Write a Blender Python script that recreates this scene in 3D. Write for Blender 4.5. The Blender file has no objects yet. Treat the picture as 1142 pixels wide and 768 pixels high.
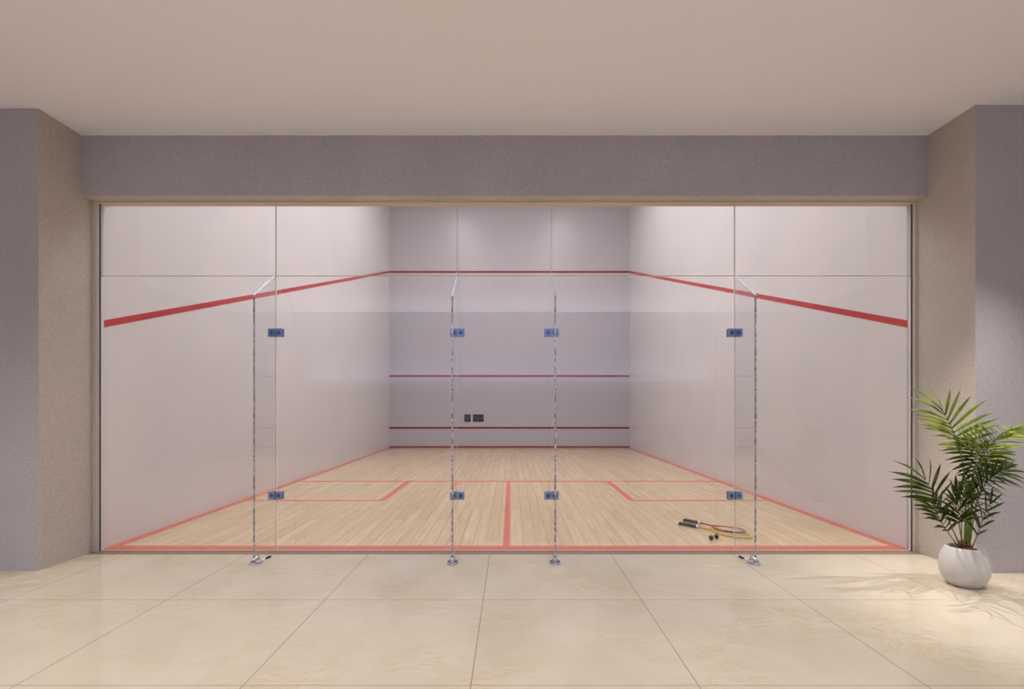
import bpy, bmesh, math, random
from mathutils import Vector, Matrix
random.seed(7)
C = bpy.context.scene.collection
scene = bpy.context.scene
R = math.radians

# ------------------------------------------------------------------ materials
def new_mat(name):
    m = bpy.data.materials.new(name); m.use_nodes = True
    nt = m.node_tree
    b = nt.nodes['Principled BSDF']
    return m, nt, b
def nd(nt, kind, **kw):
    n = nt.nodes.new(kind)
    for k, v in kw.items():
        if k in n.inputs.keys(): n.inputs[k].default_value = v
        else: setattr(n, k, v)
    return n
def simple(name, col, rough=0.5, metal=0.0, spec=0.5, coat=0.0):
    m, nt, b = new_mat(name)
    b.inputs['Base Color'].default_value = (*col, 1)
    b.inputs['Roughness'].default_value = rough
    b.inputs['Metallic'].default_value = metal
    b.inputs['Specular IOR Level'].default_value = spec
    b.inputs['Coat Weight'].default_value = coat
    return m
def ramp(nt, stops):
    r = nt.nodes.new('ShaderNodeValToRGB')
    e = r.color_ramp.elements
    e[0].position = stops[0][0]; e[0].color = (*stops[0][1], 1)
    e[1].position = stops[-1][0]; e[1].color = (*stops[-1][1], 1)
    for p, c in stops[1:-1]:
        n = e.new(p); n.color = (*c, 1)
    return r
def coords(nt): return nt.nodes.new('ShaderNodeTexCoord').outputs['Object']
def L(nt, a, b): nt.links.new(a, b)

def textured_plaster(name, c1, c2, scale=66, bump=0.22, rough=0.75):
    m, nt, b = new_mat(name); co = coords(nt)
    n = nd(nt, 'ShaderNodeTexNoise', Scale=scale, Detail=6.0, Roughness=0.7); L(nt, co, n.inputs['Vector'])
    r = ramp(nt, [(0.32, c1), (0.68, c2)]); L(nt, n.outputs['Fac'], r.inputs['Fac'])
    n2 = nd(nt, 'ShaderNodeTexNoise', Scale=2.5, Detail=3.0); L(nt, co, n2.inputs['Vector'])
    mx = nd(nt, 'ShaderNodeMix', data_type='RGBA', blend_type='MULTIPLY'); mx.inputs[0].default_value = 0.18
    L(nt, r.outputs['Color'], mx.inputs[6]); L(nt, n2.outputs['Fac'], mx.inputs[7])
    L(nt, mx.outputs[2], b.inputs['Base Color'])
    bp = nd(nt, 'ShaderNodeBump', Strength=bump, Distance=0.004); L(nt, n.outputs['Fac'], bp.inputs['Height'])
    L(nt, bp.outputs['Normal'], b.inputs['Normal'])
    b.inputs['Roughness'].default_value = rough
    b.inputs['Specular IOR Level'].default_value = 0.25
    return m

M = {}
M['front_plaster'] = textured_plaster('plaster tinted by cool light', (0.435, 0.405, 0.43), (0.565, 0.53, 0.585))
M['jamb_plaster'] = textured_plaster('plaster tinted by warm light', (0.49, 0.44, 0.395), (0.66, 0.60, 0.545))  # same plaster as the fronts, warm bounce light put into its colour
M['ceiling'] = simple('matt ceiling paint', (0.88, 0.85, 0.90), 0.9, spec=0.1)
M['lobby_back'] = simple('lobby rear wall paint', (0.34, 0.35, 0.46), 0.8, spec=0.2)
# court wall: smooth glossy painted plaster
m, nt, b = new_mat('smooth court plaster'); co = coords(nt)
n = nd(nt, 'ShaderNodeTexNoise', Scale=1.2, Detail=3.0); L(nt, co, n.inputs['Vector'])
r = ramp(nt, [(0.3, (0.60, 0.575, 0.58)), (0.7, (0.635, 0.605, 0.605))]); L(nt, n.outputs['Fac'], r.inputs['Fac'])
L(nt, r.outputs['Color'], b.inputs['Base Color'])
b.inputs['Roughness'].default_value = 0.22; b.inputs['Specular IOR Level'].default_value = 0.45
M['court_wall'] = m
M['court_front'] = simple('front court plaster in dim light', (0.40, 0.375, 0.41), 0.3, spec=0.35)  # weaker light on the front wall is put into its colour
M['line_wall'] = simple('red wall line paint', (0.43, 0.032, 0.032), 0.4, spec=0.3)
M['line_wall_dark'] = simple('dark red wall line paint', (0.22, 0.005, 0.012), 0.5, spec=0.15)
M['line_floor'] = simple('red floor line paint', (0.56, 0.115, 0.07), 0.35)
M['dark_red'] = simple('dark red shade line and base board', (0.25, 0.03, 0.025), 0.5)

# wood strip floor, boards running away from the glass
m, nt, b = new_mat('pale sprung wood strip floor'); co = coords(nt)
mp = nd(nt, 'ShaderNodeMapping'); mp.inputs['Rotation'].default_value = (0, 0, R(90)); L(nt, co, mp.inputs['Vector'])
br = nd(nt, 'ShaderNodeTexBrick', Scale=1.0); L(nt, mp.outputs[0], br.inputs['Vector'])
br.offset = 0.37; br.inputs['Brick Width'].default_value = 1.3; br.inputs['Row Height'].default_value = 0.105
br.inputs['Mortar Size'].default_value = 0.0022; br.inputs['Mortar Smooth'].default_value = 0.3
br.inputs['Color1'].default_value = (0.54, 0.41, 0.25, 1); br.inputs['Color2'].default_value = (0.61, 0.475, 0.30, 1)
br.inputs['Mortar'].default_value = (0.27, 0.18, 0.11, 1)
mg = nd(nt, 'ShaderNodeMapping'); mg.inputs['Scale'].default_value = (45, 1.6, 1); L(nt, co, mg.inputs['Vector'])
gn = nd(nt, 'ShaderNodeTexNoise', Scale=1.0, Detail=6.0, Roughness=0.65, Distortion=0.6); L(nt, mg.outputs[0], gn.inputs['Vector'])
gr = ramp(nt, [(0.3, (0.74, 0.71, 0.67)), (0.62, (1.08, 1.06, 1.04))]); L(nt, gn.outputs['Fac'], gr.inputs['Fac'])
mx = nd(nt, 'ShaderNodeMix', data_type='RGBA', blend_type='MULTIPLY'); mx.inputs[0].default_value = 0.75
L(nt, br.outputs['Color'], mx.inputs[6]); L(nt, gr.outputs['Color'], mx.inputs[7]); L(nt, mx.outputs[2], b.inputs['Base Color'])
b.inputs['Roughness'].default_value = 0.2; b.inputs['Specular IOR Level'].default_value = 0.4
M['wood'] = m

# cream marble tiles
TX, TY, TS = -0.164, 3.985, 0.93
m, nt, b = new_mat('cream marble floor tile'); co = coords(nt)
mp = nd(nt, 'ShaderNodeMapping'); mp.inputs['Location'].default_value = (-TX, -TY, 0); L(nt, co, mp.inputs['Vector'])
br = nd(nt, 'ShaderNodeTexBrick', Scale=1.0); L(nt, mp.outputs[0], br.inputs['Vector'])
br.offset = 0.0; br.inputs['Brick Width'].default_value = TS; br.inputs['Row Height'].default_value = TS
br.inputs['Mortar Size'].default_value = 0.0022; br.inputs['Mortar Smooth'].default_value = 0.2
br.inputs['Color1'].default_value = (0, 0, 0, 1); br.inputs['Color2'].default_value = (1, 1, 1, 1)
# clouds
cl = nd(nt, 'ShaderNodeTexNoise', Scale=2.2, Detail=6.0, Roughness=0.6, Distortion=0.5); L(nt, co, cl.inputs['Vector'])
cr = ramp(nt, [(0.30, (0.565, 0.505, 0.40)), (0.7, (0.65, 0.59, 0.49))]); L(nt, cl.outputs['Fac'], cr.inputs['Fac'])
# yellow-brown veins, stretched sideways
mv = nd(nt, 'ShaderNodeMapping'); mv.inputs['Scale'].default_value = (0.8, 1.6, 1); mv.inputs['Rotation'].default_value = (0, 0, R(18)); L(nt, co, mv.inputs['Vector'])
vn = nd(nt, 'ShaderNodeTexNoise', Scale=3.4, Detail=11.0, Roughness=0.74, Distortion=1.1); L(nt, mv.outputs[0], vn.inputs['Vector'])
vr = ramp(nt, [(0.455, (0, 0, 0)), (0.495, (1, 1, 1)), (0.52, (0, 0, 0))]); L(nt, vn.outputs['Fac'], vr.inputs['Fac'])
vm = nd(nt, 'ShaderNodeTexNoise', Scale=1.7, Detail=2.0); L(nt, co, vm.inputs['Vector'])
vmr = ramp(nt, [(0.45, (0, 0, 0)), (0.62, (0.7, 0.7, 0.7))]); L(nt, vm.outputs['Fac'], vmr.inputs['Fac'])
vx = nd(nt, 'ShaderNodeMix', data_type='RGBA', blend_type='MULTIPLY'); vx.inputs[0].default_value = 1
L(nt, vr.outputs['Color'], vx.inputs[6]); L(nt, vmr.outputs['Color'], vx.inputs[7])
m1 = nd(nt, 'ShaderNodeMix', data_type='RGBA'); L(nt, vx.outputs[2], m1.inputs[0]); L(nt, cr.outputs['Color'], m1.inputs[6]); m1.inputs[7].default_value = (0.56, 0.44, 0.22, 1)
m2 = nd(nt, 'ShaderNodeMix', data_type='RGBA'); L(nt, br.outputs['Fac'], m2.inputs[0]); L(nt, m1.outputs[2], m2.inputs[6]); m2.inputs[7].default_value = (0.27, 0.21, 0.145, 1)
L(nt, m2.outputs[2], b.inputs['Base Color'])
b.inputs['Roughness'].default_value = 0.09; b.inputs['Specular IOR Level'].default_value = 0.45
M['marble'] = m

# clear architectural glass: transparent with Schlick reflection
def glass_mat(name, tint, f0=0.045):
    m = bpy.data.materials.new(name); m.use_nodes = True; nt = m.node_tree; nt.nodes.clear()
    out = nd(nt, 'ShaderNodeOutputMaterial')
    tr = nd(nt, 'ShaderNodeBsdfTransparent'); tr.inputs[0].default_value = (*tint, 1)
    gl = nd(nt, 'ShaderNodeBsdfGlossy', Roughness=0.0); gl.inputs[0].default_value = (1, 1, 1, 1)
    lw = nd(nt, 'ShaderNodeLayerWeight'); lw.inputs[0].default_value = 0.5
    pw = nd(nt, 'ShaderNodeMath', operation='POWER'); L(nt, lw.outputs['Facing'], pw.inputs[0]); pw.inputs[1].default_value = 5
    ma = nd(nt, 'ShaderNodeMath', operation='MULTIPLY_ADD'); L(nt, pw.outputs[0], ma.inputs[0]); ma.inputs[1].default_value = 1 - f0; ma.inputs[2].default_value = f0
    mx = nd(nt, 'ShaderNodeMixShader'); L(nt, ma.outputs[0], mx.inputs[0]); L(nt, tr.outputs[0], mx.inputs[1]); L(nt, gl.outputs[0], mx.inputs[2])
    L(nt, mx.outputs[0], out.inputs['Surface'])
    return m
M['glass'] = glass_mat('clear toughened glass', (0.985, 0.99, 0.988))
# polished glass edge: rippled strip, mottled reflections painted into its colour
m, nt, b = new_mat('polished glass edge'); co = coords(nt)
n = nd(nt, 'ShaderNodeTexNoise', Scale=55.0, Detail=4.0, Roughness=0.7); L(nt, co, n.inputs['Vector'])
r = ramp(nt, [(0.40, (0.20, 0.20, 0.22)), (0.64, (0.90, 0.95, 0.97))]); L(nt, n.outputs['Fac'], r.inputs['Fac'])
L(nt, r.outputs['Color'], b.inputs['Base Color'])
b.inputs['Metallic'].default_value = 0.75; b.inputs['Roughness'].default_value = 0.12
bp = nd(nt, 'ShaderNodeBump', Strength=0.5, Distance=0.01); L(nt, n.outputs['Fac'], bp.inputs['Height']); L(nt, bp.outputs['Normal'], b.inputs['Normal'])
M['edge'] = m
M['bevel_edge'] = simple('bright bevelled glass edge', (0.62, 0.70, 0.80), 0.15, metal=0.5)
M['seam'] = simple('clear silicone seal', (0.58, 0.56, 0.55), 0.3)
M['seam_light'] = simple('pale ground glass edge', (0.9, 0.88, 0.86), 0.3)
M['channel'] = simple('pale anodised channel', (0.62, 0.58, 0.55), 0.45)
M['gasket'] = simple('dark grey gasket', (0.13, 0.12, 0.14), 0.5)
M['margin'] = simple('brown wood threshold strip', (0.27, 0.18, 0.11), 0.5)
M['head'] = simple('beige head channel', (0.60, 0.50, 0.38), 0.5)
M['chrome'] = simple('brushed steel', (0.62, 0.64, 0.70), 0.22, metal=0.9)
M['blue_chrome'] = simple('chrome with blue reflection in its colour', (0.27, 0.37, 0.60), 0.2, metal=0.85)  # chrome; the blue it reflects is put into its colour
M['blue_dark'] = simple('dark blue steel bolt', (0.08, 0.13, 0.30), 0.25, metal=0.8)
M['rubber'] = simple('black rubber', (0.012, 0.012, 0.012), 0.55)
M['plate_black'] = simple('black switch plate', (0.008, 0.007, 0.009), 0.5, spec=0.2)
M['plate_grey'] = simple('dark grey switch rocker', (0.045, 0.04, 0.045), 0.4)
M['pot'] = simple('white glazed ceramic', (0.62, 0.60, 0.60), 0.38)
# soil
m, nt, b = new_mat('dark brown potting soil'); co = coords(nt)
n = nd(nt, 'ShaderNodeTexNoise', Scale=120.0, Detail=4.0); L(nt, co, n.inputs['Vector'])
r = ramp(nt, [(0.35, (0.02, 0.008, 0.004)), (0.7, (0.16, 0.06, 0.03))]); L(nt, n.outputs['Fac'], r.inputs['Fac']); L(nt, r.outputs['Color'], b.inputs['Base Color'])
b.inputs['Roughness'].default_value = 0.9
M['soil'] = m
# leaf (random tone; light painted into upper fronds, shade into the lower)
def leaf_mat(name, c1, c2, trans=0.25):
    m, nt, b = new_mat(name); co = coords(nt)
    n = nd(nt, 'ShaderNodeTexNoise', Scale=14.0, Detail=3.0); L(nt, co, n.inputs['Vector'])
    r = ramp(nt, [(0.35, c1), (0.7, c2)]); L(nt, n.outputs['Fac'], r.inputs['Fac'])
    L(nt, r.outputs['Color'], b.inputs['Base Color']); b.inputs['Roughness'].default_value = 0.45; b.inputs['Specular IOR Level'].default_value = 0.25
    tl = nd(nt, 'ShaderNodeBsdfTranslucent'); L(nt, r.outputs['Color'], tl.inputs[0])
    mx = nd(nt, 'ShaderNodeMixShader'); mx.inputs[0].default_value = trans
    L(nt, b.outputs[0], mx.inputs[1]); L(nt, tl.outputs[0], mx.inputs[2])
    L(nt, mx.outputs[0], nt.nodes['Material Output'].inputs['Surface'])
    return m
M['leaf'] = leaf_mat('green palm leaflet in light', (0.16, 0.24, 0.03), (0.40, 0.48, 0.09))
M['leaf_dark'] = leaf_mat('green palm leaflet in shade', (0.024, 0.045, 0.006), (0.11, 0.15, 0.022), 0.12)
M['stem'] = simple('green palm stem', (0.13, 0.20, 0.045), 0.45)
M['husk'] = simple('brown fibrous husk', (0.22, 0.07, 0.03), 0.85)
M['grip'] = simple('black grip tape', (0.018, 0.012, 0.010), 0.7)
M['white_tip'] = simple('white plastic collar', (0.80, 0.78, 0.76), 0.4)
M['yellow'] = simple('yellow racket frame', (0.68, 0.46, 0.03), 0.3)
M['redf'] = simple('red racket frame', (0.42, 0.03, 0.02), 0.3)
M['maroon'] = simple('maroon bumper strip', (0.16, 0.015, 0.02), 0.4)
M['string'] = simple('pale nylon string', (0.72, 0.66, 0.62), 0.5)
M['lamp'] = None

# ------------------------------------------------------------------ mesh helpers
def box(bm, x0, x1, y0, y1, z0, z1, mi=0):
    v = [bm.verts.new(p) for p in ((x0,y0,z0),(x1,y0,z0),(x1,y1,z0),(x0,y1,z0),(x0,y0,z1),(x1,y0,z1),(x1,y1,z1),(x0,y1,z1))]
    for f in ((0,3,2,1),(4,5,6,7),(0,1,5,4),(1,2,6,5),(2,3,7,6),(3,0,4,7)):
        bm.faces.new([v[i] for i in f]).material_index = mi
    return v
def prism(bm, pts, off, mi=0):
    """closed outline pts (list of Vector) extruded by vector off"""
    a = [bm.verts.new(p) for p in pts]; b = [bm.verts.new(Vector(p) + Vector(off)) for p in pts]
    n = len(pts)
    bm.faces.new(list(reversed(a))).material_index = mi; bm.faces.new(b).material_index = mi
    for i in range(n): bm.faces.new((a[i], a[(i+1) % n], b[(i+1) % n], b[i])).material_index = mi
def tube(bm, pts, rad, seg=8, closed=False, mi=0, flat=1.0):
    pts = [Vector(p) for p in pts]; n = len(pts); rings = []
    rr = rad if isinstance(rad, (list, tuple)) else [rad]*n
    for i, p in enumerate(pts):
        if closed: t = pts[(i+1) % n] - pts[i-1]
        else: t = pts[min(i+1, n-1)] - pts[max(i-1, 0)]
        t.normalize()
        up = Vector((0,0,1)) if abs(t.z) < 0.95 else Vector((1,0,0))
        s = t.cross(up).normalized(); u = s.cross(t).normalized()
        rings.append([bm.verts.new(p + (s*math.cos(2*math.pi*k/seg) + u*math.sin(2*math.pi*k/seg)*flat)*rr[i]) for k in range(seg)])
    for i in range(n if closed else n-1):
        a, b = rings[i], rings[(i+1) % n]
        for k in range(seg):
            f = bm.faces.new((a[k], a[(k+1) % seg], b[(k+1) % seg], b[k])); f.smooth = True; f.material_index = mi
    if not closed:
        bm.faces.new(list(reversed(rings[0]))).material_index = mi; bm.faces.new(rings[-1]).material_index = mi
def obj(name, bm, mats, parent=None, bevel=0, loc=None):
    bmesh.ops.recalc_face_normals(bm, faces=bm.faces)
    me = bpy.data.meshes.new(name); bm.to_mesh(me); bm.free()
    for mm in (mats if isinstance(mats, (list, tuple)) else [mats]): me.materials.append(mm)
    o = bpy.data.objects.new(name, me); C.objects.link(o)
    if parent: o.parent = parent
    if loc: o.location = loc
    if bevel:
        md = o.modifiers.new('bevel', 'BEVEL'); md.width = bevel; md.segments = 2; md.limit_method = 'ANGLE'
    return o
def tag(o, label, cat, group=None):
    o['label'] = label; o['category'] = cat
    if group: o['group'] = group
    return o
def struct(name, bm, mats, label=None, parent=None):
    o = obj(name, bm, mats, parent)
    if not parent: o['kind'] = 'structure'
    return o
def empty(name, loc, label, cat, group=None, rz=0):
    o = bpy.data.objects.new(name, None); C.objects.link(o); o.location = loc; o.rotation_euler.z = rz
    o.empty_display_size = 0.1
    return tag(o, label, cat, group)
def dup(root, loc=None, **props):
    r = root.copy(); C.objects.link(r)
    if loc: r.location = loc
    for k, v in props.items(): r[k] = v
    for ch in list(root.children):
        c = ch.copy(); C.objects.link(c); c.parent = r
        for g in list(ch.children):
            d = g.copy(); C.objects.link(d); d.parent = c
    return r
B = bmesh.new

# ------------------------------------------------------------------ dimensions (m), camera at origin, looking +Y
CAM_Z = 1.146
YG = 4.09                 # glass plane
YF = 13.84                # front wall of the court
XL, XR = -3.243, 3.152    # court side walls
JL, JR = -3.262, 3.165    # opening jambs
CEIL, SOF = 3.19, 2.732   # lobby ceiling, soffit
YB = -3.3                 # lobby rear wall
LX = 6.2                  # lobby half width
CH = 7.0                  # court ceiling
PL, PR = 3.59, 3.545      # fronts of the flanking walls

# ------------------------------------------------------------------ setting
bm = B(); box(bm, -LX, LX, YB, 3.985, -0.12, 0); struct('floor_lobby', bm, M['marble'])
bm = B(); box(bm, -LX-.15, LX+.15, YB-.15, 4.16, CEIL, CEIL+0.15); struct('ceiling_lobby', bm, M['ceiling'])
# flanking walls: same plaster, cool light coloured into fronts, warm into returns
def flank(name, x0, x1, yf, inner):
    bm = B(); v = box(bm, x0, x1, yf, 4.14, 0, CEIL)
    bm.faces.ensure_lookup_table()
    for f in bm.faces:
        c = f.calc_center_median()
        if abs(c.x - inner) < 0.01: f.material_index = 1
    struct(name, bm, [M['front_plaster'], M['jamb_plaster']])
flank('wall_left', -LX, JL, PL, JL)
flank('wall_right', JR, LX, PR, JR)
bm = B(); box(bm, JL, JR, 3.95, 4.16, SOF, CEIL)
for f in bm.faces:
    if f.calc_center_median().z < SOF + 0.001: f.material_index = 1
struct('wall_beam', bm, [M['front_plaster'], M['jamb_plaster']])
# lobby sides and rear
bm = B(); box(bm, -LX-.15, -LX, YB-.15, 4.14, 0, CEIL); struct('wall_lobby_left', bm, M['lobby_back'])
bm = B(); box(bm, LX, LX+.15, YB-.15, 4.14, 0, CEIL); struct('wall_lobby_right', bm, M['lobby_back'])
bm = B(); box(bm, -LX, LX, YB-.15, YB, 0, CEIL); struct('wall_rear', bm, M['lobby_back'])

# court
bm = B(); box(bm, JL, JR, 3.985, 4.104, -0.12, 0); struct('floor_margin', bm, M['margin'])  # browner strip of floor wood just outside the glass
bm = B(); box(bm, JL, JR, 4.104, YF, -0.12, 0)
e = 0.0015
def fl(x0, x1, y0, y1, mi=1): box(bm, x0, x1, y0, y1, 0, e, mi)
fl(XL, XR, 4.124, 4.225)                         # line along the glass
fl(XL, XR, 4.104, 4.124, 2)  # dark red strip paints the shade along the edge of that line
SY = 7.80                                        # short line
fl(XL, XL+.075, 4.225, YF); fl(XR-.075, XR, 4.225, YF)
fl(XL+.075, XR-.075, SY-.04, SY+.04)
cx = -0.038
fl(cx-.028, cx+.028, 4.225, SY-.04)              # half court line
BY = 6.20
for s in (-1, 1):
    xi = -0.045 + s*1.46; xo = XL+.075 if s < 0 else XR-.075
    fl(min(xi, xi+s*.07), max(xi, xi+s*.07), BY, SY-.04)
    a = xi+s*.07
    fl(min(a, xo), max(a, xo), BY, BY+.06)
struct('floor_court', bm, [M['wood'], M['line_floor'], M['dark_red']])

def side_wall(name, xw, s):
    bm = B(); box(bm, min(xw, xw+s*.15), max(xw, xw+s*.15), 4.14, YF+.15, -0.12, CH)
    if s > 0 or s < 0:
        # inner face from the glass line onward
        pass
    t = 0.002*-s
    zf, zn, h = 4.68, 1.778, 0.029
    ys = (4.10, YF)
    pts = [Vector((xw, ys[0], zn-h)), Vector((xw, ys[1], zf-h)), Vector((xw, ys[1], zf+h)), Vector((xw, ys[0], zn+h))]
    prism(bm, pts, (t, 0, 0), 1)
    return struct(name, bm, [M['court_wall'], M['line_wall']])
side_wall('wall_court_left', XL, -1); side_wall('wall_court_right', XR, 1)
# front wall
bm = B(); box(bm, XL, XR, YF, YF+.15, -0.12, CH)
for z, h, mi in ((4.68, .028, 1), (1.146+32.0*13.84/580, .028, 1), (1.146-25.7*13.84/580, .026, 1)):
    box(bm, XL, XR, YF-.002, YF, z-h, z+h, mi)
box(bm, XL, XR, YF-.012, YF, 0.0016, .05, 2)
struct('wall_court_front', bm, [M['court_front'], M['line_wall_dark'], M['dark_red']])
bm = B(); box(bm, XL-.15, XR+.15, 4.16, YF+.15, CH, CH+.15); struct('ceiling_court', bm, M['ceiling'])
bm = B(); box(bm, JL, JR, 4.16, 4.26, CEIL+.15, CH); struct('wall_court_back', bm, M['court_wall'])

# channels around the glass
def channel(name, x0, x1, x2):
    lo, hi = sorted((x0, x1)); g0, g1 = sorted((x1, x2))
    bm = B(); box(bm, lo, hi, 4.055, 4.125, 0, SOF)
    o = struct(name, bm, M['channel'])
    bm = B(); box(bm, g0, g1, 4.078, 4.102, 0, SOF-.012); obj('gasket', bm, M['gasket'], o)
channel('trim_1', JL, -3.228, -3.217); channel('trim_2', JR, 3.147, 3.136)
bm = B(); box(bm, -3.228, 3.147, 4.045, 4.13, SOF-.012, SOF); struct('trim_3', bm, M['head'])

# ------------------------------------------------------------------ glass panes
GX = [-3.217, -1.847, -0.422, 0.318, 1.757, 3.136]
T = 0.006
lower = ['large clear glass pane beside the left beige jamb, under the transom seam',
         'clear glass pane between the left pair of glass fins, below the transom seam',
         'narrow central clear glass door leaf between the two inner glass fins',
         'clear glass pane between the right pair of glass fins, in front of the rackets',
         'large clear glass pane beside the right jamb, reflecting the potted palm']
upper = ['clear glass transom pane over the pane beside the left jamb',
         'clear glass transom pane over the pane between the left pair of fins',
         'narrow central glass transom pane directly above the glass door leaf',
         'clear glass transom pane over the pane between the right pair of fins',
         'clear glass transom pane over the pane beside the right jamb']
ZS = 2.158
for i in range(5):
    x0, x1 = GX[i]+(.0012 if i else 0), GX[i+1]-(.0012 if i < 4 else 0)
    for z0, z1, lab, kind in ((0.004, ZS-.001, lower[i], 'door' if i == 2 else 'pane'), (ZS+.001, SOF-.012, upper[i], 'pane')):
        nm = 'glass_door' if (kind == 'door') else ('glass_screen' if z0 < 1 else 'glass_transom')
        bm = B(); box(bm, x0, x1, YG-T, YG+T, z0, z1)
        p = obj(nm, bm, M['glass'])
        tag(p, lab, 'glass door' if kind == 'door' else 'glass screen', None if kind == 'door' else ('lower glass panes' if z0 < 1 else 'glass transoms over the panes'))
        # ground edges (top/bottom and sides) as thin strips
        bm = B(); w = .0008
        for (a, b_, c, d) in ((x0, x0+w, z0, z1), (x1-w, x1, z0, z1), (x0+w, x1-w, z0, z0+w), (x0+w, x1-w, z1-w, z1)):
            box(bm, a, b_, YG-T-.0004, YG+T+.0004, c, d)
        obj('ground_edge', bm, M['seam_light' if z0 < 1 else 'seam'], p)

# ------------------------------------------------------------------ glass fins with floor shoes
finlab = ['tall glass fin, outermost on the left, with black tipped lever at its foot',
          'tall glass fin on the left side of the narrow glass door',
          'tall glass fin on the right side of the narrow glass door',
          'tall glass fin, outermost on the right, behind which the rackets lie']
def make_fin(x, lab, lever):
    t = empty('glass_fin', (x, YG, 0), lab, 'glass fin', 'glass fins bracing the glass front')
    yb, yf, zt, zc, zb = -.012, -.352, 2.15, 1.93, .035      # local y
    ht = .006
    bm = B(); prism(bm, [Vector((-ht, y, z)) for y, z in ((yb, zb), (yf, zb), (yf, zc), (-.03, zt), (yb, zt))], (2*ht, 0, 0))
    obj('fin_glass', bm, M['glass'], t)
    bm = B(); box(bm, -ht, ht, yf-.002, yf+.0015, zb, zc); obj('polished_edge', bm, M['edge'], t)
    bm = B(); prism(bm, [Vector((-ht, y, z)) for y, z in ((yf-.002, zc), (-.03, zt), (-.03, zt+.003), (yf-.002, zc+.004))], (2*ht, 0, 0))
    obj('sloping_edge', bm, M['bevel_edge'], t)
    # shoe: rounded base plate, tapered collar gripping the fin, screws
    bm = B(); n = 24
    for z0, z1, rx, ry, rx2, ry2 in ((0, .012, .042, .060, .040, .058), (.012, .05, .024, .045, .016, .036)):
        a = [bm.verts.new((rx*math.cos(2*math.pi*k/n), yf+.03+ry*math.sin(2*math.pi*k/n), z0)) for k in range(n)]
        b_ = [bm.verts.new((rx2*math.cos(2*math.pi*k/n), yf+.03+ry2*math.sin(2*math.pi*k/n), z1)) for k in range(n)]
        bm.faces.new(list(reversed(a))); bm.faces.new(b_)
        for k in range(n): bm.faces.new((a[k], a[(k+1) % n], b_[(k+1) % n], b_[k])).smooth = True
    shoe = obj('floor_shoe', bm, M['chrome'], t)
    for sx in (-1, 1):
        bm = B(); tube(bm, [(sx*.029, yf+.03, .010), (sx*.029, yf+.03, .017)], .006, 10)
        obj('screw', bm, M['blue_dark'], shoe)
    if lever:
        bm = B(); tube(bm, [(0, yf-.01, .022), (lever*.045, yf+.0, .024), (lever*.075, yf+.035, .034)], .006, 8)
        lv = obj('lever', bm, M['chrome'], t)
        bm = B(); tube(bm, [(lever*.073, yf+.033, .033), (lever*.092, yf+.06, .040)], .0085, 10)
        obj('rubber_tip', bm, M['rubber'], lv)
    return t
for x, lab, lv in zip(GX[1:5], finlab, (1, 0, 0, -1)): make_fin(x, lab, lv)

# ------------------------------------------------------------------ clamp fittings on the seams
where = ['leftmost seam, beside the left outer fin', 'seam left of the glass door', 'seam right of the glass door', 'rightmost seam, beside the right outer fin']
def make_clamp(x, z, lab):
    t = empty('glass_clamp', (x, YG, z), lab, 'glass clamp', 'steel clamps on the glass seams')
    for s in (-1, 1):
        bm = B()
        x0, x1 = sorted((s*.003, s*.056))
        box(bm, x0, x1, -.022, -.0065, -.032, .032); box(bm, x0, x1, .0065, .018, -.032, .032)
        p = obj('clamp_plate', bm, M['blue_chrome'], t, bevel=.002)
        bm = B(); tube(bm, [(s*.028, -.021, 0), (s*.028, -.027, 0)], .013, 14); obj('bolt_head', bm, M['blue_dark'], p)
    return t
c0 = None
for z, pos in ((1.711, 'upper'), (.435, 'lower')):
    for i in range(4):
        lab = pos + ' bluish chrome glass clamp on the ' + where[i]
        if c0 is None: c0 = make_clamp(GX[1], z, lab)
        else: dup(c0, (GX[i+1], YG, z), label=lab)

# ------------------------------------------------------------------ switch plates on the front wall
def plate(x0, x1, z0, z1, lab, cols, cat='socket'):
    t = empty('wall_socket', ((x0+x1)/2, YF, (z0+z1)/2), lab, cat, None)
    w, h = (x1-x0)/2, (z1-z0)/2
    bm = B(); box(bm, -w, w, -.02, 0, -h, h); obj('cover_plate', bm, M['plate_black'], t, bevel=.006)
    for k in range(cols):
        cw = 2*w/cols; c = -w+cw*(k+.5)
        bm = B(); box(bm, c-cw*.30, c+cw*.30, -.027, -.02, -h*.55, h*.55); obj('switch_rocker', bm, M['plate_grey'], t, bevel=.003)
plate(-1.238, -1.075, .70, .89, 'small square black switch plate on the front court wall', 1)
plate(-1.010, -.727, .70, .89, 'wide black switch plate on the front court wall, right of the square one', 3)

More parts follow.
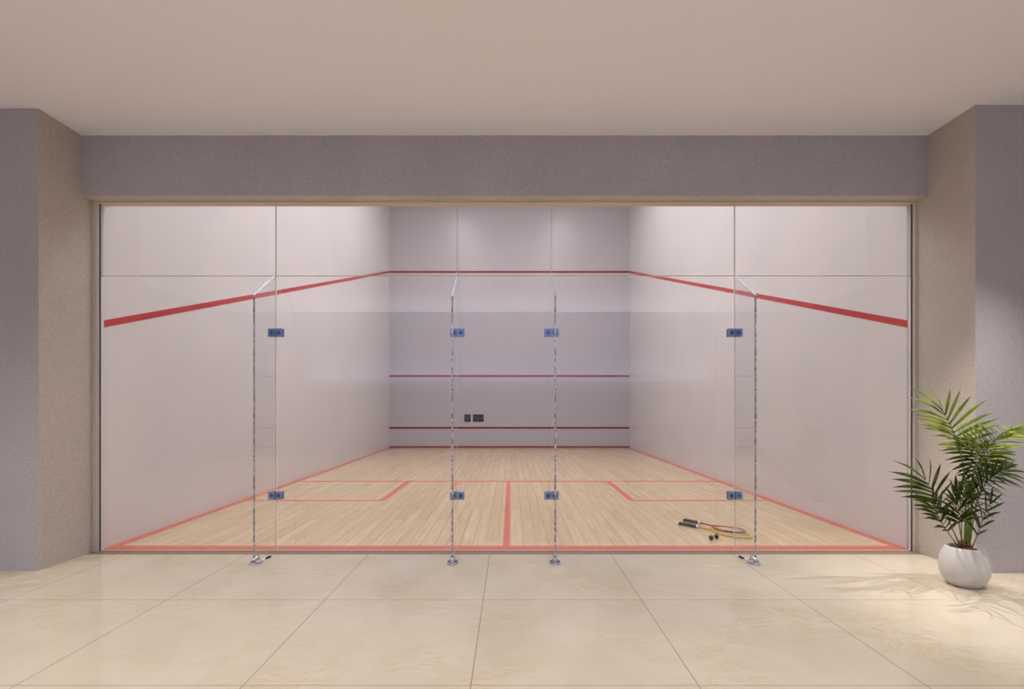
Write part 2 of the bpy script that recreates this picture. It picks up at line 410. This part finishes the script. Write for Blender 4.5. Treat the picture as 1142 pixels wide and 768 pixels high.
# ------------------------------------------------------------------ rackets and balls
def racket(name, lab, p0, p1, frame, accent, lift0, lift1, width=.19):
    """lies along local +Y: grip end at 0, head tip at the far end"""
    d = Vector((p1[0]-p0[0], p1[1]-p0[1], lift1-lift0)); ln = d.length
    t = empty(name, (p0[0], p0[1], lift0), lab, 'racket', 'squash rackets lying on the court floor')
    t.rotation_euler = d.to_track_quat('Y', 'Z').to_euler()
    r = .009
    # octagonal grip with spiral wrap ridges
    bm = B(); n = 26; pts = [(0, .005+.18*i/n, .014) for i in range(n+1)]
    tube(bm, pts, [.0175+.0012*math.sin(i*2.2) for i in range(n+1)], 8, flat=.85)
    g = obj('grip', bm, M['grip'], t)
    bm = B(); tube(bm, [(0, -.004, .014), (0, .006, .014)], .0185, 12, flat=.85); obj('butt_cap', bm, M['white_tip'], g)
    bm = B(); tube(bm, [(0, .184, .014), (0, .205, .014)], [.018, .012], 12); obj('collar', bm, M['white_tip'], g)
    # shaft then split throat into a teardrop head
    H0, H1 = .335, ln-.004
    bm = B(); tube(bm, [(0, .20, .014), (0, .28, .012), (0, .325, .011)], [.0085, .0075, .008], 10)
    a = (H1-H0-.0)/2; cy = H1-a; hw = width/2
    out = []
    N = 56
    for k in range(N):
        th = 2*math.pi*k/N
        yy = cy + a*math.cos(th)
        ww = hw*math.sin(th)
        u = max(0, (yy-H0)/(H1-H0))                        # 0 at throat
        ww *= min(1, .45+.75*u**.6)
        out.append(Vector((ww*1.06, yy, .010)))
    tube(bm, out, .0062, 8, closed=True, flat=1.2)
    fr = obj('racket_frame', bm, frame, t)
    # bumper strip over the tip
    tip = [p+Vector((0, 0, 0)) for p in (out[-12:]+out[:13])]
    bm = B(); tube(bm, tip, .0075, 8, flat=1.15); obj('bumper', bm, accent, fr)
    # strings
    bm = B()
    def half(y):
        best = 0
        for k in range(N):
            p, q = out[k], out[(k+1) % N]
            if (p.y-y)*(q.y-y) <= 0 and p.y != q.y:
                best = max(best, abs(p.x+(q.x-p.x)*(y-p.y)/(q.y-p.y)))
        return best
    yb = H0+.07
    ys = [yb+(H1-.012-yb)*i/17 for i in range(18)]
    for y in ys:
        h = half(y)
        tube(bm, [(-h, y, .010), (h, y, .010)], .0007, 4)
    m_ = 11
    for i in range(m_):
        xx = -hw*.92+2*hw*.92*i/(m_-1)
        v = [y for y in [H0+.03+(H1-H0-.03)*j/60 for j in range(61)] if half(y) > abs(xx)]
        if len(v) > 3: tube(bm, [(xx, v[0], .011), (xx, v[-1], .011)], .0007, 4)
    obj('strings', bm, M['string'], t)
    # throat bridge
    h = half(yb-.01)
    bm = B(); tube(bm, [(-h, yb-.01, .010), (0, yb-.022, .010), (h, yb-.01, .010)], .005, 8); obj('throat_bridge', bm, frame, fr)
    return t
racket('squash_racket', 'yellow framed squash racket with black grip, the nearer of two', (1.605, 4.97), (2.065, 4.455), M['yellow'], M['yellow'], .002, .002)
racket('squash_racket', 'red framed squash racket with black grip, crossing over the yellow one', (1.70, 5.115), (2.03, 4.53), M['redf'], M['maroon'], .003, .026, .18)
def ball(x, y, lab):
    bm = B(); bmesh.ops.create_uvsphere(bm, u_segments=20, v_segments=14, radius=.0195)
    for f in bm.faces: f.smooth = True
    o = obj('squash_ball', bm, M['rubber'], loc=(x, y, .0195)); tag(o, lab, 'ball', 'squash balls by the rackets')
    bm = B(); bmesh.ops.create_uvsphere(bm, u_segments=8, v_segments=6, radius=.0028)
    d = obj('dot', bm, M['yellow'], o, loc=(.004, -.012, .0145))
ball(1.700, 4.415, 'small black squash ball, the left one of the two')
ball(1.760, 4.455, 'small black squash ball, the right one nearer the racket heads')

# ------------------------------------------------------------------ potted palm
PX, PY = 2.885, 3.31
palm = empty('potted_palm', (PX, PY, 0), 'green palm in a round white fluted pot beside the right wall', 'potted plant')
prof = [(0.0, .002), (.074, .0), (.086, .006), (.108, .035), (.126, .075), (.1335, .12), (.130, .165), (.118, .205), (.104, .232), (.097, .243), (.092, .245), (.088, .240), (.088, .222), (0, .222)]
bm = B(); n = 72; rings = []
for r_, z in prof:
    if r_ == 0: rings.append([bm.verts.new((0, 0, z))]); continue
    ring = []
    for k in range(n):
        a = 2*math.pi*k/n
        w = max(0, (z-.09)/.15)
        fl_ = 1-.060*w*(abs(math.sin(a*9+2.2*z/.25)))**.6 if z > .09 and r_ > .09 else 1
        ring.append(bm.verts.new((r_*fl_*math.cos(a), r_*fl_*math.sin(a), z)))
    rings.append(ring)
for a, b_ in zip(rings, rings[1:]):
    for k in range(n):
        if len(a) == 1: bm.faces.new((a[0], b_[(k+1) % n], b_[k]))
        elif len(b_) == 1: bm.faces.new((a[k], a[(k+1) % n], b_[0]))
        else: bm.faces.new((a[k], a[(k+1) % n], b_[(k+1) % n], b_[k]))
for f in bm.faces: f.smooth = True
obj('pot', bm, M['pot'], palm)
bm = B(); rs = [(.0875, 0), (.06, .010), (.03, .018), (0, .020)]; rings = []
for r_, dz in rs:
    rings.append([bm.verts.new((r_*math.cos(2*math.pi*k/32), r_*math.sin(2*math.pi*k/32), .225+dz+random.uniform(-.003, .003)*(r_ < .08))) for k in range(32 if r_ else 1)])
for a, b_ in zip(rings, rings[1:]):
    for k in range(32):
        bm.faces.new((a[k], a[(k+1) % 32], b_[(k+1) % 32], b_[k]) if len(b_) > 1 else (a[k], a[(k+1) % 32], b_[0]))
obj('soil', bm, M['soil'], palm)
bm = B()
for (x, y) in ((0.0, 0.0), (.018, -.012), (-.015, .010)):
    tube(bm, [(x, y, .235), (x*1.02, y, .262), (x, y, .285)], [.017, .013, .007], 9)
obj('husk', bm, M['husk'], palm)

def P(px, py, D):   # point read off the photograph at depth D, relative to the pot
    return Vector(((px-569.9)*D/580-PX, D-PY, CAM_Z-(py-451.2)*D/580))
def bez(p, t):
    a = [Vector(q) for q in p]
    while len(a) > 1: a = [a[i].lerp(a[i+1], t) for i in range(len(a)-1)]
    return a[0]
def frond(ctrl, start, nl, length, mat, face=Vector((0, -1, .35)), r0=.0055, spread=(82, 20), droop=.25, seed=0):
    rnd = random.Random(seed)
    N = 30; pts = [bez(ctrl, i/N) for i in range(N+1)]
    bm = B(); tube(bm, pts, [r0*(1-.8*i/N) for i in range(N+1)], 7)
    st = obj('frond', bm, M['stem'], palm)
    bm = B()
    for i in range(nl):
        u = i/(nl-1)
        t = start+(1-start)*u
        p = bez(ctrl, t); tg = (bez(ctrl, min(1, t+.01))-bez(ctrl, max(0, t-.01))).normalized()
        side = tg.cross(face).normalized(); nrm = side.cross(tg).normalized()
        ang0 = R(spread[0]+(spread[1]-spread[0])*u**1.1)
        ll = length*(.62+.55*math.sin(math.pi*min(1, (u*.85+.12))))*(1-.28*u)
        for s in (-1, 1):
            a = ang0+R(rnd.uniform(-6, 6)); l = ll*rnd.uniform(.88, 1.08)
            d = tg*math.cos(a)+side*s*math.sin(a)+nrm*(.26+rnd.uniform(-.1, .1))
            d.normalize()
            w = l*.052+.0025
            K = 9; row = []
            wid = d.cross(nrm).normalized()
            twist = rnd.uniform(-.5, .5)
            wid = (wid*math.cos(twist)+nrm*math.sin(twist)).normalized(); up2 = wid.cross(d).normalized()
            for k in range(K):
                v = k/(K-1)
                q = p+d*l*v+Vector((0, 0, -1))*l*droop*v**2.2*rnd.uniform(.97, 1.03)
                ww = w*(math.sin(math.pi*min(1, v*.8+.12))**.8)*(1-v**4)
                row.append((bm.verts.new(q-wid*ww+up2*ww*.35), bm.verts.new(q), bm.verts.new(q+wid*ww+up2*ww*.35)))
            for k in range(K-1):
                for j in (0, 1):
                    f = bm.faces.new((row[k][j], row[k][j+1], row[k+1][j+1], row[k+1][j])); f.smooth = True
    # terminal leaflet is formed by the last narrow pair
    o = obj('leaflets', bm, mat, st)
    md = o.modifiers.new('thickness', 'SOLIDIFY'); md.thickness = .0007
base = lambda x, y=0: Vector((x, y, .235))
LG, LD = M['leaf'], M['leaf_dark']
def leaflet(bm, p, tip, face, droop, w, rnd):
    d = tip-p; l = d.length
    n_ = (face+Vector((rnd.uniform(-.5, .5), 0, rnd.uniform(-.3, .3)))).normalized()
    wid = d.normalized().cross(n_).normalized(); up2 = wid.cross(d).normalized()
    K = 10; row = []
    for k in range(K):
        v = k/(K-1)
        q = p+d*v+Vector((0, -.25, 1))*l*droop*math.sin(math.pi*v)**1.1
        ww = w*(math.sin(math.pi*min(1, v*.82+.10))**.75)*(1-v**5)
        row.append((bm.verts.new(q-wid*ww+up2*ww*.4), bm.verts.new(q), bm.verts.new(q+wid*ww+up2*ww*.4)))
    for k in range(K-1):
        for j in (0, 1):
            f = bm.faces.new((row[k][j], row[k][j+1], row[k+1][j+1], row[k+1][j])); f.smooth = True
def frond(ctrl, t0, t1, sides, mat, D, face=Vector((-.1, -1, .5)), r0=.0055, droop=.05, seed=0, dd=.06, dense=False):
    """sides: lists of leaflet tips ordered from the lowest leaflet to the topmost"""
    rnd = random.Random(seed)
    N = 30; pts = [bez(ctrl, i/N) for i in range(N+1)]
    bm = B(); tube(bm, pts, [r0*(1-.75*i/N) for i in range(N+1)], 7)
    st = obj('frond', bm, M['stem'], palm)
    bm = B()
    for s_i, tips in enumerate(sides):
        if dense:
            more = []
            for a, b_ in zip(tips, tips[1:]): more += [a, ((a[0]+b_[0])/2+rnd.uniform(-3, 3), (a[1]+b_[1])/2+rnd.uniform(-3, 3))]
            tips = more+[tips[-1]]
        n = len(tips)
        for i, (tx, ty) in enumerate(tips):
            u = i/max(1, n-1)
            p = bez(ctrl, t0+(t1-t0)*(u+.02*s_i*(1 if u < .9 else 0)))
            tip = P(tx+rnd.uniform(-1.5, 1.5), ty+rnd.uniform(-1.5, 1.5), D+rnd.uniform(-dd, dd)-.05*s_i)
            l = (tip-p).length
            leaflet(bm, p, tip, face, droop*rnd.uniform(.6, 1.4), .0035+l*.029, rnd)
    o = obj('leaflets', bm, mat, st)
    md = o.modifiers.new('thickness', 'SOLIDIFY'); md.thickness = .0007
# upper left frond
frond([base(.0), P(1078, 560, 3.28), P(1080, 520, 3.24), P(1070, 490, 3.20), P(1052, 459, 3.14)], .66, 1.0,
      [[(1052, 497), (1045, 494), (1040, 487), (1028, 479), (1022, 473), (1023, 467), (1018, 462), (1014, 457), (1011, 442), (1014, 431)],
       [(1112, 491), (1114, 480), (1118, 472), (1116, 464), (1110, 457), (1099, 447), (1083, 440), (1071, 435), (1060, 433), (1037, 432)]], LG, 3.12, r0=.0065, seed=1)
# upper right frond reaching out of frame
frond([base(.02), P(1086, 570, 3.28), P(1082, 520, 3.2), P(1100, 488, 3.14), P(1128, 478, 3.06)], .58, 1.0,
      [[(1064, 487), (1066, 478), (1069, 471), (1078, 472), (1088, 469), (1098, 474), (1111, 474), (1126, 475)],
       [(1124, 512), (1138, 508), (1143, 500), (1150, 495), (1154, 488), (1160, 483), (1164, 476), (1162, 470)]], LG, 3.06, face=Vector((.1, -1, .7)), r0=.0065, seed=2, dense=True)
# lower left frond
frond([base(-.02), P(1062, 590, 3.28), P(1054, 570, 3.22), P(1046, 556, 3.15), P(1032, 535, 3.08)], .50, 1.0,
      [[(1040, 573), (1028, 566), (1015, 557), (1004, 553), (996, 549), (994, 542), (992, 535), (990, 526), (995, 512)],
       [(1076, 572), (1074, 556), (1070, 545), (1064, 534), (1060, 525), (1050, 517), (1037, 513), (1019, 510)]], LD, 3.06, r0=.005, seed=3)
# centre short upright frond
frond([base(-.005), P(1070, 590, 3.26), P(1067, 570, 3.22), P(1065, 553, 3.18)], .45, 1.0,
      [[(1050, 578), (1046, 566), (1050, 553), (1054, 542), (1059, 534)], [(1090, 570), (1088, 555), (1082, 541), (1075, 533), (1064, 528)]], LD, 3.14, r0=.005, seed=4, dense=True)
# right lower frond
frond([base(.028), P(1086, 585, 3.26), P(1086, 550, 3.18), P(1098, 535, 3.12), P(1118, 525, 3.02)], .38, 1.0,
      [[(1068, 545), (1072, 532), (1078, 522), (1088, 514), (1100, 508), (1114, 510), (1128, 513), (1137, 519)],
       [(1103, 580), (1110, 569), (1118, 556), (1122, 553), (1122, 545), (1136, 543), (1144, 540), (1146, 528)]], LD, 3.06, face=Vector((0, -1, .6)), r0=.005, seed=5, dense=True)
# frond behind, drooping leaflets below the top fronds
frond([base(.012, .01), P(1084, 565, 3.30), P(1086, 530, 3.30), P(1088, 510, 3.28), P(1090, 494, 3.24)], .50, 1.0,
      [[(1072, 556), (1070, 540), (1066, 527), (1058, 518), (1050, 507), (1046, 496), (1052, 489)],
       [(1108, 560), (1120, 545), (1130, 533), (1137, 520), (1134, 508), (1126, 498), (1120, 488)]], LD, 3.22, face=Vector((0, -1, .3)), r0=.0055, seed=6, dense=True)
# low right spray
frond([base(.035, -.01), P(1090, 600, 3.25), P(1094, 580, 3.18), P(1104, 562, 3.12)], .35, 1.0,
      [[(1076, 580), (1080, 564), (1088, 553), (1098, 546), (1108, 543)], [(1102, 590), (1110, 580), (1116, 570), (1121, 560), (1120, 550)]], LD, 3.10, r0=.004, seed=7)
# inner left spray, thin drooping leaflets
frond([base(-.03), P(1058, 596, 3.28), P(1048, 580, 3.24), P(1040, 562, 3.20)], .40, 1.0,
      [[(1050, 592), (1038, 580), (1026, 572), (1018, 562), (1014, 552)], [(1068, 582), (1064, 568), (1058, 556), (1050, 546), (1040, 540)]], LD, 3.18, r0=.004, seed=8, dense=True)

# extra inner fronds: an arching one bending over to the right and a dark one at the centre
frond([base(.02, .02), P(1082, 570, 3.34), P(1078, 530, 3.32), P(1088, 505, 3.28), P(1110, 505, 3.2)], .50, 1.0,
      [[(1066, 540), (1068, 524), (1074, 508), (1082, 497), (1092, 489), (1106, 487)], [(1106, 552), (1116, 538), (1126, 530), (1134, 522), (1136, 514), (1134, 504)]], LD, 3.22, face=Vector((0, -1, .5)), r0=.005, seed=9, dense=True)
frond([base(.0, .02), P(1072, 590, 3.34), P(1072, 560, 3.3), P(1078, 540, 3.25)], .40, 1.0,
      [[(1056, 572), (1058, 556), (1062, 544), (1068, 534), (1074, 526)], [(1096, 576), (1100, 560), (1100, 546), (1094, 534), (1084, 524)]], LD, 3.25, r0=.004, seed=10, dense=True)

# ------------------------------------------------------------------ lights
def area(name, loc, size, power, col, rot=(0, 0, 0), sy=None, spread=180):
    l = bpy.data.lights.new(name, 'AREA'); l.energy = power; l.color = col; l.size = size
    if sy: l.shape = 'RECTANGLE'; l.size_y = sy
    l.spread = R(spread)
    o = bpy.data.objects.new(name, l); C.objects.link(o); o.location = loc; o.rotation_euler = rot
    return o
def spot(name, loc, target, power, col, angle, rad=.03, blend=.5):
    l = bpy.data.lights.new(name, 'SPOT'); l.energy = power; l.color = col; l.spot_size = R(angle); l.spot_blend = blend; l.shadow_soft_size = rad
    o = bpy.data.objects.new(name, l); C.objects.link(o); o.location = loc
    o.rotation_euler = (Vector(target)-Vector(loc)).to_track_quat('-Z', 'Y').to_euler()
    return o
WARM = (1.0, .86, .70)
# court ceiling panels
for y in (5.2, 7.6, 10.2):
    for x in (-1.6, 1.6): area('court_light', (x, y, CH-.03), .6, 79, (.99, .96, .99), sy=1.8)
# lobby downlights, louvred to a 120 degree cone
WARM = (1.0, .935, .88)
for x in (-4.2, -2.1, 0, 2.1, 4.2):
    if x < 4: area('lobby_light', (x, 1.3, CEIL-.02), .5, 15, WARM, spread=125)
    area('lobby_light', (x, -1.2, CEIL-.02), .5, 22, WARM, spread=125)
# added uplight to brighten the ceiling; added trough hides it from the glass
bm = B(); box(bm, -4.6, 4.6, YB, YB+.45, 1.48, 1.51); box(bm, -4.6, 4.6, YB+.42, YB+.45, 1.51, 1.62)
struct('added_trough', bm, M['lobby_back'])
area('fill_uplight', (0, YB+.28, 1.53), 8.8, 140, (.93, .95, 1.0), rot=(R(180-22), 0, 0), sy=.14)
spot('plant_spot', (3.25, 2.55, 3.1), (2.95, 3.2, .4), 200, (1, .93, .83), 60, .012, 1.0)
spot('wash_spot', (1.75, 3.65, 3.1), (3.0, 3.1, .2), 225, (1, .92, .80), 46, .012, 1.0)
spot('floor_spot', (-4.3, 2.0, 3.1), (-3.1, 2.5, 0), 110, (1, .91, .8), 66, .05, 1.0)

w = bpy.data.worlds.new('sky'); scene.world = w; w.use_nodes = True
bg = w.node_tree.nodes['Background']; bg.inputs[0].default_value = (.62, .72, 1.0, 1); bg.inputs[1].default_value = 0.75

# ------------------------------------------------------------------ camera
cam = bpy.data.cameras.new('camera'); co_ = bpy.data.objects.new('camera', cam); C.objects.link(co_)
co_.location = (0, 0, CAM_Z); co_.rotation_euler = (R(90), 0, 0)
cam.sensor_width = 36; cam.lens = 36*580/1142
cam.shift_x = (571-569.9)/1142; cam.shift_y = (451.2-384)/1142
cam.clip_start = .05
scene.camera = co_
vs = scene.view_settings
vs.view_transform = 'Standard'; vs.look = 'None'; vs.gamma = 1; vs.use_curve_mapping = False; vs.exposure = 0
